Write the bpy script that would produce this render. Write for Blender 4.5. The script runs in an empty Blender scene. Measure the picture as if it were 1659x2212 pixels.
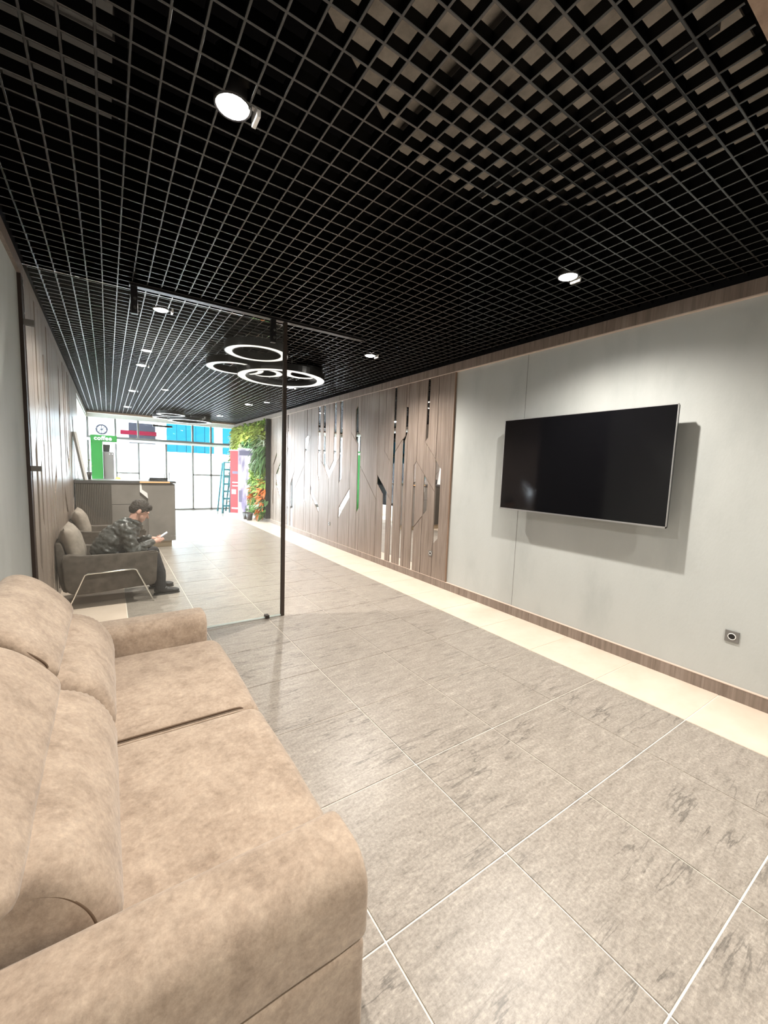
import bpy, bmesh, math, random
from mathutils import Vector, Matrix, noise
from mathutils.geometry import delaunay_2d_cdt
random.seed(7)
SC = bpy.context.scene
COL = SC.collection
PI = math.pi

# ------------------------------------------------------------------ camera, sky, exposure
H = 1.558
YAW, PITCH, ROLL, FPX = 0.5947, 0.1021, 0.0361, 883.0
def camera():
    cy, sy = math.cos(YAW), math.sin(YAW); cp, sp = math.cos(PITCH), math.sin(PITCH)
    f = Vector((sy, cy, 0)); r = Vector((cy, -sy, 0)); u = Vector((0, 0, 1))
    f2 = f * cp - u * sp; u2 = u * cp + f * sp
    cr, sr = math.cos(ROLL), math.sin(ROLL)
    r3 = r * cr + u2 * sr; u3 = u2 * cr - r * sr
    cd = bpy.data.cameras.new('camera'); co = bpy.data.objects.new('camera', cd); COL.objects.link(co)
    m = Matrix((r3, u3, -f2)).transposed().to_4x4(); m.translation = (0, 0, H)
    co.matrix_world = m
    cd.sensor_fit = 'HORIZONTAL'; cd.sensor_width = 36; cd.lens = 36 * FPX / 1659
    cd.clip_start = 0.02; cd.clip_end = 300
    SC.camera = co
camera()
wd = bpy.data.worlds.new('sky'); SC.world = wd; wd.use_nodes = True
bg = wd.node_tree.nodes['Background']; bg.inputs[0].default_value = (0.80, 0.90, 1.0, 1); bg.inputs[1].default_value = 18.0
SC.view_settings.view_transform = 'Standard'; SC.view_settings.look = 'None'
SC.view_settings.gamma = 1; SC.view_settings.use_curve_mapping = False
SC.view_settings.exposure = 0.95
LAMP_W = 150.0
LAMP_COL = (1.0, 0.93, 0.85)

# ------------------------------------------------------------------ materials
MATS = {}
def mat(name, col=(.5, .5, .5), rough=.6, metal=0., spec=.5, emit=None, estr=0., coat=0.):
    m = bpy.data.materials.new(name); m.use_nodes = True
    b = m.node_tree.nodes['Principled BSDF']
    b.inputs['Base Color'].default_value = (*col, 1); b.inputs['Roughness'].default_value = rough
    b.inputs['Metallic'].default_value = metal; b.inputs['Specular IOR Level'].default_value = spec
    b.inputs['Coat Weight'].default_value = coat
    if emit: b.inputs['Emission Color'].default_value = (*emit, 1); b.inputs['Emission Strength'].default_value = estr
    MATS[name] = m
    return m
def nn(m, t, **kw):
    n = m.node_tree.nodes.new(t)
    for k, v in kw.items():
        if k in n.inputs: n.inputs[k].default_value = v
        else: setattr(n, k, v)
    return n
def ln(m, a, b): m.node_tree.links.new(a, b)
def texture(m, stops, scale=(1, 1, 1), nscale=5., detail=6., rough=.6, dist=0., rnd=False, bump=0., bscale=None, rot=(0, 0, 0), bdist=.02):
    """colour ramp over noise in object coordinates, with optional bump"""
    b = m.node_tree.nodes['Principled BSDF']
    tc = nn(m, 'ShaderNodeTexCoord'); mp = nn(m, 'ShaderNodeMapping'); mp.inputs['Scale'].default_value = scale; mp.inputs['Rotation'].default_value = rot
    src = tc.outputs['Object']
    if rnd:
        oi = nn(m, 'ShaderNodeObjectInfo'); ml = nn(m, 'ShaderNodeMath', operation='MULTIPLY'); ml.inputs[1].default_value = 53.
        ln(m, oi.outputs['Random'], ml.inputs[0]); va = nn(m, 'ShaderNodeVectorMath', operation='ADD')
        ln(m, src, va.inputs[0]); ln(m, ml.outputs[0], va.inputs[1]); src = va.outputs[0]
    ln(m, src, mp.inputs['Vector'])
    n = nn(m, 'ShaderNodeTexNoise'); n.inputs['Scale'].default_value = nscale; n.inputs['Detail'].default_value = detail
    n.inputs['Roughness'].default_value = rough; n.inputs['Distortion'].default_value = dist
    ln(m, mp.outputs[0], n.inputs['Vector'])
    r = nn(m, 'ShaderNodeValToRGB'); e = r.color_ramp.elements
    e[0].position, e[0].color = stops[0][0], (*stops[0][1], 1)
    e[1].position, e[1].color = stops[-1][0], (*stops[-1][1], 1)
    for p, c in stops[1:-1]:
        x = e.new(p); x.color = (*c, 1)
    ln(m, n.outputs['Fac'], r.inputs[0]); ln(m, r.outputs[0], b.inputs['Base Color'])
    if bump:
        n2 = n
        if bscale:
            n2 = nn(m, 'ShaderNodeTexNoise'); n2.inputs['Scale'].default_value = bscale; n2.inputs['Detail'].default_value = 4
            ln(m, mp.outputs[0], n2.inputs['Vector'])
        bp = nn(m, 'ShaderNodeBump'); bp.inputs['Strength'].default_value = bump; bp.inputs['Distance'].default_value = bdist
        ln(m, n2.outputs['Fac'], bp.inputs['Height']); ln(m, bp.outputs[0], b.inputs['Normal'])
    return r
m = mat('plaster', rough=.75, spec=.3)
texture(m, [(.25, (.39, .41, .40)), (.5, (.47, .49, .475)), (.8, (.51, .53, .515))], scale=(1, 1.2, .5), nscale=1.6, detail=8, bump=.05, bscale=60)
m = mat('wood', rough=.33, spec=.5)
texture(m, [(.25, (.135, .102, .08)), (.5, (.225, .178, .147)), (.75, (.315, .258, .22))], scale=(14, 14, .7), nscale=2.2, detail=7, dist=.6, rnd=True, bump=.06)
m = mat('wood_edge', (.62, .50, .42), .5)
m = mat('wood_dark', rough=.5)
texture(m, [(.25, (.16, .10, .065)), (.5, (.25, .165, .115)), (.75, (.33, .235, .17))], scale=(12, 12, .9), nscale=2.0, detail=6, dist=.4, bump=.05)
m = mat('slate_tile', rough=.34, spec=.44)
r = texture(m, [(.33, (.12, .104, .088)), (.42, (.26, .23, .197)), (.55, (.335, .30, .26)), (.68, (.47, .425, .37))], scale=(2.0, 8.5, 1), rot=(0, 0, -.5), nscale=3.6, detail=15, rough=.86, dist=.30, rnd=True, bump=.10, bdist=.004)
def grain(m, r, sc, lo, hi):
    # fine speckle multiplied over the ramp colour
    b = m.node_tree.nodes['Principled BSDF']; tc = nn(m, 'ShaderNodeTexCoord')
    n = nn(m, 'ShaderNodeTexNoise'); n.inputs['Scale'].default_value = sc; n.inputs['Detail'].default_value = 6; n.inputs['Roughness'].default_value = .75
    ln(m, tc.outputs['Object'], n.inputs['Vector'])
    q = nn(m, 'ShaderNodeMapRange'); q.inputs[1].default_value = .3; q.inputs[2].default_value = .7; q.inputs[3].default_value = lo; q.inputs[4].default_value = hi
    ln(m, n.outputs['Fac'], q.inputs[0])
    mx = nn(m, 'ShaderNodeVectorMath', operation='MULTIPLY'); ln(m, r.outputs[0], mx.inputs[0]); ln(m, q.outputs[0], mx.inputs[1]); ln(m, mx.outputs[0], b.inputs['Base Color'])
grain(m, r, 70, .66, 1.32)
def veins(m):
    # sparse thin dark slate veins multiplied over the base colour
    b = m.node_tree.nodes['Principled BSDF']; src = b.inputs['Base Color'].links[0].from_socket
    mp = [n for n in m.node_tree.nodes if n.type == 'MAPPING'][0]; va = mp.inputs['Vector'].links[0].from_socket
    m2 = nn(m, 'ShaderNodeMapping'); m2.inputs['Scale'].default_value = (.8, 5.5, 1); m2.inputs['Rotation'].default_value = (0, 0, -.5); ln(m, va, m2.inputs['Vector'])
    n = nn(m, 'ShaderNodeTexNoise'); n.inputs['Scale'].default_value = 2.3; n.inputs['Detail'].default_value = 9; n.inputs['Roughness'].default_value = .55; n.inputs['Distortion'].default_value = .15
    ln(m, m2.outputs[0], n.inputs['Vector'])
    s1 = nn(m, 'ShaderNodeMath', operation='SUBTRACT'); s1.inputs[1].default_value = .47; ln(m, n.outputs['Fac'], s1.inputs[0])
    s2 = nn(m, 'ShaderNodeMath', operation='ABSOLUTE'); ln(m, s1.outputs[0], s2.inputs[0])
    q = nn(m, 'ShaderNodeMapRange'); q.inputs[1].default_value = .0; q.inputs[2].default_value = .022; q.inputs[3].default_value = .48; q.inputs[4].default_value = 1.; ln(m, s2.outputs[0], q.inputs[0])
    k = nn(m, 'ShaderNodeTexNoise'); k.inputs['Scale'].default_value = 2.7; k.inputs['Detail'].default_value = 2; ln(m, va, k.inputs['Vector'])
    kq = nn(m, 'ShaderNodeMapRange'); kq.inputs[1].default_value = .47; kq.inputs[2].default_value = .62; ln(m, k.outputs['Fac'], kq.inputs[0])
    mx = nn(m, 'ShaderNodeMix'); mx.data_type = 'FLOAT'; mx.inputs[2].default_value = 1.; ln(m, kq.outputs[0], mx.inputs[0]); ln(m, q.outputs[0], mx.inputs[3])
    mu = nn(m, 'ShaderNodeVectorMath', operation='MULTIPLY'); ln(m, src, mu.inputs[0]); ln(m, mx.outputs[0], mu.inputs[1]); ln(m, mu.outputs[0], b.inputs['Base Color'])
veins(m)
m = mat('cream_tile', rough=.3, spec=.5)
texture(m, [(.3, (.64, .53, .43)), (.7, (.73, .62, .52))], scale=(2, 3, 1), nscale=1.5, detail=6, rnd=True)
mat('grout', (.80, .74, .66), .8)
m = mat('suede', rough=.85, spec=.25)
r = texture(m, [(.3, (.24, .178, .13)), (.5, (.38, .295, .225)), (.72, (.48, .385, .30))], scale=(1, 1, 1), nscale=9, detail=12, rough=.78, dist=.2, bump=.12, bscale=140, bdist=.006)
m.node_tree.nodes['Principled BSDF'].inputs['Sheen Weight'].default_value = .2
grain(m, r, 60, .80, 1.18)
mat('seam_thread', (.12, .075, .045), .8)
m = mat('taupe_fabric', rough=.8, spec=.2)
texture(m, [(.3, (.065, .055, .046)), (.7, (.125, .106, .09))], nscale=12, detail=7, bump=.1, bscale=160, bdist=.005)
m = mat('beige_fabric', rough=.85, spec=.2)
texture(m, [(.3, (.19, .163, .135)), (.7, (.30, .26, .22))], nscale=12, detail=7, bump=.1, bscale=160, bdist=.005)
mat('chrome', (.85, .84, .8), .15, 1.)
mat('black_metal', (.012, .011, .012), .35, 0., .5)
m = mat('grid_paint', (.0015, .0015, .0017), .35, 0., .15)
mat('grid_edge', (.002, .002, .0023), .27, 0., .85)
mat('bronze_seal', (.035, .022, .016), .5)
mat('black_backing', (.008, .007, .007), .8)
mat('void_black', (.006, .006, .007), .9, 0., .1)
m = mat('concrete', rough=.9)
texture(m, [(.3, (.30, .27, .23)), (.7, (.62, .57, .50))], nscale=6, detail=9, bump=.4, bscale=25)
mat('galvanised', (.30, .30, .30), .45, .6)
mat('mirror', (.88, .88, .88), .02, 1.)
mat('tv_screen', (.004, .004, .005), .08, 0., .5)
mat('silver', (.62, .62, .63), .3, .8)
mat('tv_back', (.02, .02, .022), .5)
mat('white_paint', (.82, .82, .80), .45)
mat('white_gloss', (.85, .85, .85), .25)
mat('diffuser', (.85, .85, .83), .35, emit=(1, .98, .93), estr=.45)
mat('lens', (1, 1, 1), .3, emit=(1., .95, .86), estr=60.)
mat('ring_body', (.02, .02, .02), .3, 0., .6)
mat('frame_grey', (.17, .165, .155), .5)
m = mat('desk_laminate', rough=.5)
texture(m, [(.3, (.175, .16, .145)), (.7, (.24, .22, .20))], nscale=3, detail=4)
mat('desk_ribbed', (.105, .09, .075), .6)
mat('desk_top', (.09, .085, .085), .3)
mat('painted_underglow', (.8, .5, .25), .5)  # orange glow under the counter, painted as base colour
mat('desk_kick', (.45, .36, .25), .5)
mat('green_board', (.022, .16, .03), .6, 0., .2)
mat('lettering', (.85, .88, .82), .5)
mat('machine_grey', (.14, .125, .11), .45)
mat('machine_dark', (.03, .028, .026), .35)
mat('yellow_fruit', (.75, .40, .06), .5)
mat('banner_red', (.30, .018, .025), .6)
m = mat('banner_print', rough=.5)
texture(m, [(.35, (.20, .16, .26)), (.47, (.55, .46, .48)), (.56, (.62, .58, .58)), (.72, (.55, .26, .21))], scale=(3, 3, .8), nscale=1.3, detail=3)
mat('banner_dark', (.12, .10, .16), .6)
mat('ladder_blue', (.06, .20, .24), .6, 0., .1)
mat('skin', (.55, .32, .25), .55)
mat('hair', (.035, .026, .02), .7)
m = mat('puffer', rough=.38, spec=.5)
texture(m, [(.35, (.036, .038, .035)), (.65, (.052, .055, .051))], nscale=22, detail=5, dist=.8, bump=.45, bscale=34, bdist=.02)
mat('trouser', (.012, .012, .015), .7)
mat('shoe', (.016, .015, .015), .4)
mat('sole', (.03, .028, .026), .7)
mat('phone', (.55, .56, .66), .2)
mat('asphalt', (.45, .44, .42), .9)
mat('outdoor_white', (.4, .4, .4), .8, 0., 0.)
mat('outdoor_blue', (.004, .042, .062), .6, 0., 0.)
mat('outdoor_red', (.05, .003, .008), .6, 0., 0.)
mat('outdoor_grey', (.014, .014, .018), .7, 0., 0.)
mat('soil', (.03, .024, .018), .9)
mat('pot_dark', (.05, .045, .045), .5)
for i, c in enumerate([(.10, .22, .035), (.22, .34, .05), (.055, .13, .035), (.36, .42, .09), (.10, .24, .10)]):
    mm = mat('leaf_%d' % i, c, .5, 0., .4)
mat('leaf_orange', (.62, .16, .03), .5)
mat('leaf_pale', (.55, .62, .48), .5)
def glass_mat(name, haze, tint=(1, 1, 1), hazecol=(.75, .75, .72)):
    m = bpy.data.materials.new(name); m.use_nodes = True; nt = m.node_tree
    nt.nodes.remove(nt.nodes['Principled BSDF']); out = nt.nodes['Material Output']
    tr = nn(m, 'ShaderNodeBsdfTransparent'); tr.inputs[0].default_value = (*tint, 1)
    gl = nn(m, 'ShaderNodeBsdfGlossy'); gl.inputs['Roughness'].default_value = .01
    df = nn(m, 'ShaderNodeBsdfDiffuse'); df.inputs[0].default_value = (*hazecol, 1)
    fr = nn(m, 'ShaderNodeFresnel'); fr.inputs[0].default_value = 1.35
    a = nn(m, 'ShaderNodeMixShader'); a.inputs[0].default_value = haze
    ln(m, tr.outputs[0], a.inputs[1]); ln(m, df.outputs[0], a.inputs[2])
    b = nn(m, 'ShaderNodeMixShader'); ln(m, fr.outputs[0], b.inputs[0]); ln(m, a.outputs[0], b.inputs[1]); ln(m, gl.outputs[0], b.inputs[2])
    ln(m, b.outputs[0], out.inputs[0]); MATS[name] = m
glass_mat('door_glass', .035, (.97, .985, .975))
glass_mat('window_glass', .0, (.97, .98, .98))
mat('glass_edge', (.75, .85, .82), .2)

# ------------------------------------------------------------------ helpers
def _link(name, me, m, parent=None, smooth=False):
    o = bpy.data.objects.new(name, me); COL.objects.link(o)
    if m: me.materials.append(MATS[m])
    if smooth:
        for p in me.polygons: p.use_smooth = True
    if parent:
        o.parent = parent
        o.matrix_parent_inverse = Matrix.LocRotScale(parent.location, parent.rotation_euler, parent.scale).inverted() if parent.parent is None else Matrix.Identity(4)
        if parent.parent is not None:
            q = parent
            mw = Matrix.Identity(4); chain = []
            while q: chain.append(q); q = q.parent
            for q in reversed(chain):
                loc = Matrix.LocRotScale(q.location, q.rotation_euler, q.scale)
                mw = mw @ (q.matrix_parent_inverse if q.parent else Matrix.Identity(4)) @ loc
            o.matrix_parent_inverse = mw.inverted()
    return o
def mk(name, v, f, m, parent=None, smooth=False):
    me = bpy.data.meshes.new(name); me.from_pydata([tuple(p) for p in v], [], f); me.update()
    bm = bmesh.new(); bm.from_mesh(me); bmesh.ops.recalc_face_normals(bm, faces=bm.faces); bm.to_mesh(me); bm.free()
    return _link(name, me, m, parent, smooth)
def empty(name, loc=(0, 0, 0)):
    o = bpy.data.objects.new(name, None); COL.objects.link(o); o.location = loc; o.empty_display_size = .1
    return o
def tag(o, label=None, cat=None, group=None, kind=None):
    if label: o['label'] = label
    if cat: o['category'] = cat
    if group: o['group'] = group
    if kind: o['kind'] = kind
    return o
BOXF = [(0, 1, 3, 2), (4, 6, 7, 5), (0, 4, 5, 1), (2, 3, 7, 6), (0, 2, 6, 4), (1, 5, 7, 3)]
def boxv(x0, x1, y0, y1, z0, z1): return [(x, y, z) for x in (x0, x1) for y in (y0, y1) for z in (z0, z1)]
def box(name, x0, x1, y0, y1, z0, z1, m, parent=None, bev=0.):
    if not bev: return mk(name, boxv(x0, x1, y0, y1, z0, z1), BOXF, m, parent)
    bm = bmesh.new(); vs = [bm.verts.new(p) for p in boxv(x0, x1, y0, y1, z0, z1)]
    for q in BOXF: bm.faces.new([vs[i] for i in q])
    bmesh.ops.recalc_face_normals(bm, faces=bm.faces)
    bmesh.ops.bevel(bm, geom=bm.edges[:], offset=bev, segments=2, profile=.6, affect='EDGES')
    me = bpy.data.meshes.new(name); bm.to_mesh(me); bm.free()
    return _link(name, me, m, parent)
def multibox(name, boxes, m, parent=None):
    v, f = [], []
    for b in boxes:
        n = len(v); v += boxv(*b); f += [tuple(i + n for i in q) for q in BOXF]
    return mk(name, v, f, m, parent)
def lathe_v(cx, cy, prof, seg=24):
    v, f = [], []; n = len(prof)
    for i in range(seg):
        a = 2 * PI * i / seg
        for r, z in prof: v.append((cx + r * math.cos(a), cy + r * math.sin(a), z))
    for i in range(seg):
        j = (i + 1) % seg
        for k in range(n - 1): f.append((i * n + k, j * n + k, j * n + k + 1, i * n + k + 1))
    return v, f, n
def lathe(name, cx, cy, prof, m, parent=None, seg=24, closed=False, cap=True, smooth=True):
    v, f, n = lathe_v(cx, cy, prof, seg)
    if closed:
        for i in range(seg):
            j = (i + 1) % seg; f.append((i * n + n - 1, j * n + n - 1, j * n, i * n))
    elif cap:
        f.append(tuple(i * n for i in range(seg))); f.append(tuple(i * n + n - 1 for i in range(seg)))
    o = mk(name, v, f, m, parent)
    if smooth:
        me = o.data
        for p in me.polygons: p.use_smooth = len(p.vertices) == 4
    return o
def tube_v(path, r, seg=8, closed=False):
    P = [Vector(p) for p in path]; n = len(P); v, f = [], []
    for i in range(n):
        a = P[i - 1] if (i > 0 or closed) else P[i]; b = P[(i + 1) % n] if (i < n - 1 or closed) else P[i]
        t = (b - a).normalized(); up = Vector((0, 0, 1)) if abs(t.z) < .95 else Vector((1, 0, 0))
        s = t.cross(up).normalized(); u = s.cross(t)
        rr = r[i] if isinstance(r, (list, tuple)) else r
        for k in range(seg):
            an = 2 * PI * k / seg; v.append(P[i] + (s * math.cos(an) + u * math.sin(an)) * rr)
    for i in range(n if closed else n - 1):
        j = (i + 1) % n
        for k in range(seg):
            l = (k + 1) % seg; f.append((i * seg + k, i * seg + l, j * seg + l, j * seg + k))
    if not closed: f += [tuple(range(seg)), tuple((n - 1) * seg + k for k in range(seg))]
    return v, f
def tube(name, path, r, m, parent=None, seg=8, closed=False):
    v, f = tube_v(path, r, seg, closed)
    return mk(name, v, f, m, parent, True)
def smooth_closed(pts, n=6):
    out = []; k = len(pts)
    for i in range(k):
        p0, p1, p2, p3 = [Vector(pts[(i + d) % k]) for d in (-1, 0, 1, 2)]
        for s in range(n):
            t = s / n
            out.append(.5 * ((2 * p1) + (p2 - p0) * t + (2 * p0 - 5 * p1 + 4 * p2 - p3) * t * t + (3 * p1 - p0 - 3 * p2 + p3) * t ** 3))
    return out
def rrect(a0, a1, b0, b1, r, n=5):
    """rounded rectangle, r may be a 4-tuple for corners (a1b1, a0b1, a0b0, a1b0)"""
    if not isinstance(r, tuple): r = (r,) * 4
    out = []
    for (ca, cb, rr, st) in ((a1, b1, r[0], 0), (a0, b1, r[1], 1), (a0, b0, r[2], 2), (a1, b0, r[3], 3)):
        sa = -1 if ca == a1 else 1; sb = -1 if cb == b1 else 1
        for k in range(n + 1):
            an = (st + k / n) * PI / 2
            out.append(Vector((ca + sa * rr + rr * math.cos(an), cb + sb * rr + rr * math.sin(an))))
    # densify straight runs
    res = []
    for i, p in enumerate(out):
        q = out[(i + 1) % len(out)]; L = (q - p).length; k = max(1, int(L / .06))
        for s in range(k): res.append(p.lerp(q, s / k))
    return res
def pad(name, prof, axis, a0, a1, rnd, m, parent=None, wob=.0, cap=.55, sag=0., nst=14, ruche=0.):
    """sweep a closed profile along an axis with rounded ends. axis 'y': prof=(x,z); axis 'x': prof=(y,z); axis 'z': prof=(x,y)"""
    c = sum((Vector(p) for p in prof), Vector((0, 0))) / len(prof)
    hw = [max(abs(p[k] - c[k]) for p in prof) for k in (0, 1)]
    st = []
    ne = 5
    for k in range(ne + 1): st.append((a0 + rnd * (1 - math.cos(k / ne * PI / 2)), 1 - math.sin(k / ne * PI / 2)))
    for k in range(1, nst): st.append((a0 + rnd + (a1 - a0 - 2 * rnd) * k / nst, 0))
    for k in range(ne + 1): st.append((a1 - rnd + rnd * math.sin(k / ne * PI / 2), 1 - math.cos(k / ne * PI / 2)))
    v, f = [], []; n = len(prof)
    for a, e in st:
        t = (a - a0) / (a1 - a0)
        for ip, p in enumerate(prof):
            q = [c[k] + (p[k] - c[k]) * (1 - min(cap, rnd / hw[k]) * e) for k in (0, 1)]
            if ruche:
                de = min(a - a0, a1 - a)
                if .012 < de < .2:
                    am = ruche * min(1, (de - .012) / .03) * math.exp(-(de / .07) ** 2) * (.6 + .4 * noise.noise(Vector((ip * .37, a0, 1)))) * (1 if ip % 2 else -1)
                    q = [q[k] + am * (1 if q[k] > c[k] else -1) for k in (0, 1)]
            if axis == 'y': w = Vector((q[0], a, q[1]))
            elif axis == 'x': w = Vector((a, q[0], q[1]))
            else: w = Vector((q[0], q[1], a))
            if sag and axis != 'z' and q[1] > c[1]: w.z += sag * math.sin(t * PI)
            if wob:
                d = Vector((0, 0, 0))
                for k in (0, 1):
                    d2 = noise.noise(w * 7 + Vector((k * 9, 3, 1))) + .5 * noise.noise(w * 18 + Vector((k * 5, 1, 7)))
                    if axis == 'y': d[0 if k == 0 else 2] = d2
                    elif axis == 'x': d[1 if k == 0 else 2] = d2
                w += d * wob
            v.append(w)
    for i in range(len(st) - 1):
        for k in range(n):
            l = (k + 1) % n; f.append((i * n + k, i * n + l, (i + 1) * n + l, (i + 1) * n + k))
    f += [tuple(range(n)), tuple((len(st) - 1) * n + k for k in range(n))]
    return mk(name, v, f, m, parent, True)
def prism(name, poly, axis, a0, a1, m, parent=None):
    n = len(poly); v = []
    for a in (a0, a1):
        for p in poly:
            v.append((a, p[0], p[1]) if axis == 'x' else (p[0], a, p[1]) if axis == 'y' else (p[0], p[1], a))
    f = [tuple(range(n)), tuple(range(2 * n - 1, n - 1, -1))] + [(i, (i + 1) % n, n + (i + 1) % n, n + i) for i in range(n)]
    return mk(name, v, f, m, parent)
def copy_tree(o, off, rz=0.):
    c = o.copy(); COL.objects.link(c)
    c.location = o.location + Vector(off)
    def rec(src, dst):
        for ch in list(src.children):
            k = ch.copy(); COL.objects.link(k); inv = ch.matrix_parent_inverse.copy(); k.parent = dst; k.matrix_parent_inverse = inv; rec(ch, k)
    rec(o, c)
    return c
def remeshed(name, pieces, m, parent=None, voxel=.006, sm=4, disp=None):
    """union of closed pieces into one continuous surface"""
    v, f = [], []
    for pv, pf in pieces:
        n = len(v); v += [tuple(p) for p in pv]; f += [tuple(i + n for i in q) for q in pf]
    me = bpy.data.meshes.new(name); me.from_pydata(v, [], f); me.update()
    bm = bmesh.new(); bm.from_mesh(me); bmesh.ops.recalc_face_normals(bm, faces=bm.faces); bm.to_mesh(me); bm.free()
    t = bpy.data.objects.new('tmp', me); COL.objects.link(t)
    r = t.modifiers.new('r', 'REMESH'); r.mode = 'VOXEL'; r.voxel_size = voxel
    if sm: s = t.modifiers.new('s', 'SMOOTH'); s.iterations = sm; s.factor = .6
    dg = bpy.context.evaluated_depsgraph_get(); dg.update()
    me2 = bpy.data.meshes.new_from_object(t.evaluated_get(dg))
    bpy.data.objects.remove(t); bpy.data.meshes.remove(me)
    me2.name = name
    if disp:
        cn = [(vt.co.copy(), vt.normal.copy()) for vt in me2.vertices]
        for vt, (c_, n_) in zip(me2.vertices, cn): vt.co = c_ + disp(c_, n_)
    me2.materials.clear()
    return _link(name, me2, m, parent, True)
def ico(c, r, rot=None, sub=3):
    bm = bmesh.new(); bmesh.ops.create_icosphere(bm, subdivisions=sub, radius=1)
    R = rot.to_matrix() if rot else Matrix.Identity(3)
    r = r if isinstance(r, (tuple, list)) else (r, r, r)
    v = [R @ Vector((p.co.x * r[0], p.co.y * r[1], p.co.z * r[2])) + Vector(c) for p in bm.verts]
    bm.verts.index_update(); f = [tuple(q.index for q in fc.verts) for fc in bm.faces]; bm.free()
    return v, f
def caps(p0, r0, p1, r1, seg=12):
    """tapered capsule"""
    p0, p1 = Vector(p0), Vector(p1); d = (p1 - p0); L = d.length; d = d / L
    path, rad = [], []
    for k in range(5):
        a = k / 4 * PI / 2; path.append(p0 - d * r0 * math.cos(a)); rad.append(max(.0006, r0 * math.sin(a)))
    for k in range(5):
        a = k / 4 * PI / 2; path.append(p1 + d * r1 * math.sin(a)); rad.append(max(.0006, r1 * math.cos(a)))
    return tube_v(path, rad, seg)
def chain(pts, seg=12):
    out = []
    for (a, ra), (b, rb) in zip(pts[:-1], pts[1:]): out.append(caps(a, ra, b, rb, seg))
    return out

# ------------------------------------------------------------------ room shell
XL, XR, YB, YF, ZG = -0.50, 3.715, -1.6, 15.0, 2.97
def struct(o): o['kind'] = 'structure'; return o
# floor: slab with individual tiles
floor = struct(box('floor', XL - .1, XR + .1, YB, YF + .1, -.12, -.004, 'grout'))
tile_mesh = {}
def tile(x0, x1, y0, y1, m):
    g = .0028; key = (round(x1 - x0, 3), round(y1 - y0, 3), m)
    if key not in tile_mesh:
        w, d = (x1 - x0) / 2 - g, (y1 - y0) / 2 - g; b = .0012
        v = [(-w, -d, -.006), (w, -d, -.006), (w, d, -.006), (-w, d, -.006), (-w + b, -d + b, 0), (w - b, -d + b, 0), (w - b, d - b, 0), (-w + b, d - b, 0)]
        f = [(4, 5, 6, 7), (0, 1, 5, 4), (1, 2, 6, 5), (2, 3, 7, 6), (3, 0, 4, 7)]
        me = bpy.data.meshes.new('tile'); me.from_pydata(v, [], f); me.materials.append(MATS[m]); tile_mesh[key] = me
    o = bpy.data.objects.new('tile', tile_mesh[key]); COL.objects.link(o); o.parent = floor
    o.location = ((x0 + x1) / 2, (y0 + y1) / 2, 0)
xs = [XL, .124, .724, 1.324, 1.926, 2.53, 3.095, 3.70]
ys = [YB, -.833 - .4] + [-.833 + .6 * k for k in range(27)] + [YF]
for i in range(len(xs) - 1):
    for j in range(len(ys) - 1):
        if ys[j + 1] - ys[j] > .02: tile(xs[i], xs[i + 1], ys[j], ys[j + 1], 'cream_tile' if i in (0, 6) else 'slate_tile')

struct(box('wall_left', XL - .2, XL, YB, 4.0, 0, 3.5, 'plaster'))
YW = 10.3
wlp = struct(box('wall_left_panelled', XL - .2, XL - .018, 4.0, YW, 0, 3.5, 'black_backing'))
wr = struct(box('wall_right', XR, XR + .2, YB, YF + .1, 0, 3.5, 'plaster'))
box('panel_joint', XR - .0015, XR + .01, 2.873, 2.876, .1, 2.83, 'frame_grey', wr)
struct(box('wall_back', XL - .2, XR + .2, YB - .2, YB, 0, 3.5, 'plaster'))
# ceiling: dark slab with the black metal grid hung under it
ceil = struct(box('ceiling', XL - .2, XR + .2, YB, YF + .3, 3.42, 3.55, 'void_black'))
prism('pale_concrete', [(.78, 1.70), (1.47, 2.13), (2.2, 2.16), (2.92, 1.62), (2.95, .75), (.78, .75)], 'z', 3.40, 3.415, 'concrete', ceil)  # paler concrete patch on the dark slab
for x in (1.35, 2.05): box('conduit', x, x + .03, .8, 2.1, 3.355, 3.385, 'black_metal', ceil)
SL = {}
def slat(along, pos, a0, a1):
    L = round(a1 - a0, 3); key = (along, L)
    if key not in SL:
        t = .0047; hh = .048; c = .0015
        prof = [(-t, hh), (-t, c), (-t + c, 0), (t - c, 0), (t, c), (t, hh)]
        v, n = [], len(prof)
        for a in (0, L):
            for p in prof: v.append((a, p[0], p[1]) if along == 'x' else (p[0], a, p[1]))
        f = [(i, (i + 1) % n, n + (i + 1) % n, n + i) for i in range(n)] + [tuple(range(n)), tuple(range(2 * n - 1, n - 1, -1))]
        me = bpy.data.meshes.new('grid_slat'); me.from_pydata(v, [], f); me.materials.append(MATS['grid_paint']); me.materials.append(MATS['grid_edge'])
        for p in me.polygons:
            if len(p.vertices) == 4 and max(me.vertices[i].co.z for i in p.vertices) < .01: p.material_index = 1
        bm = bmesh.new(); bm.from_mesh(me); bmesh.ops.recalc_face_normals(bm, faces=bm.faces); bm.to_mesh(me); bm.free()
        SL[key] = me
    o = bpy.data.objects.new('grid_slat', SL[key]); COL.objects.link(o); o.parent = ceil
    o.location = (a0, pos, ZG) if along == 'x' else (pos, a0, ZG + .0004)
for k in range(-4, 37): slat('y', .003 + .1 * k, .56, 14.82)
for k in range(6, 148): slat('x', .086 + .1 * k, XL + .03, XR - .03)
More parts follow.
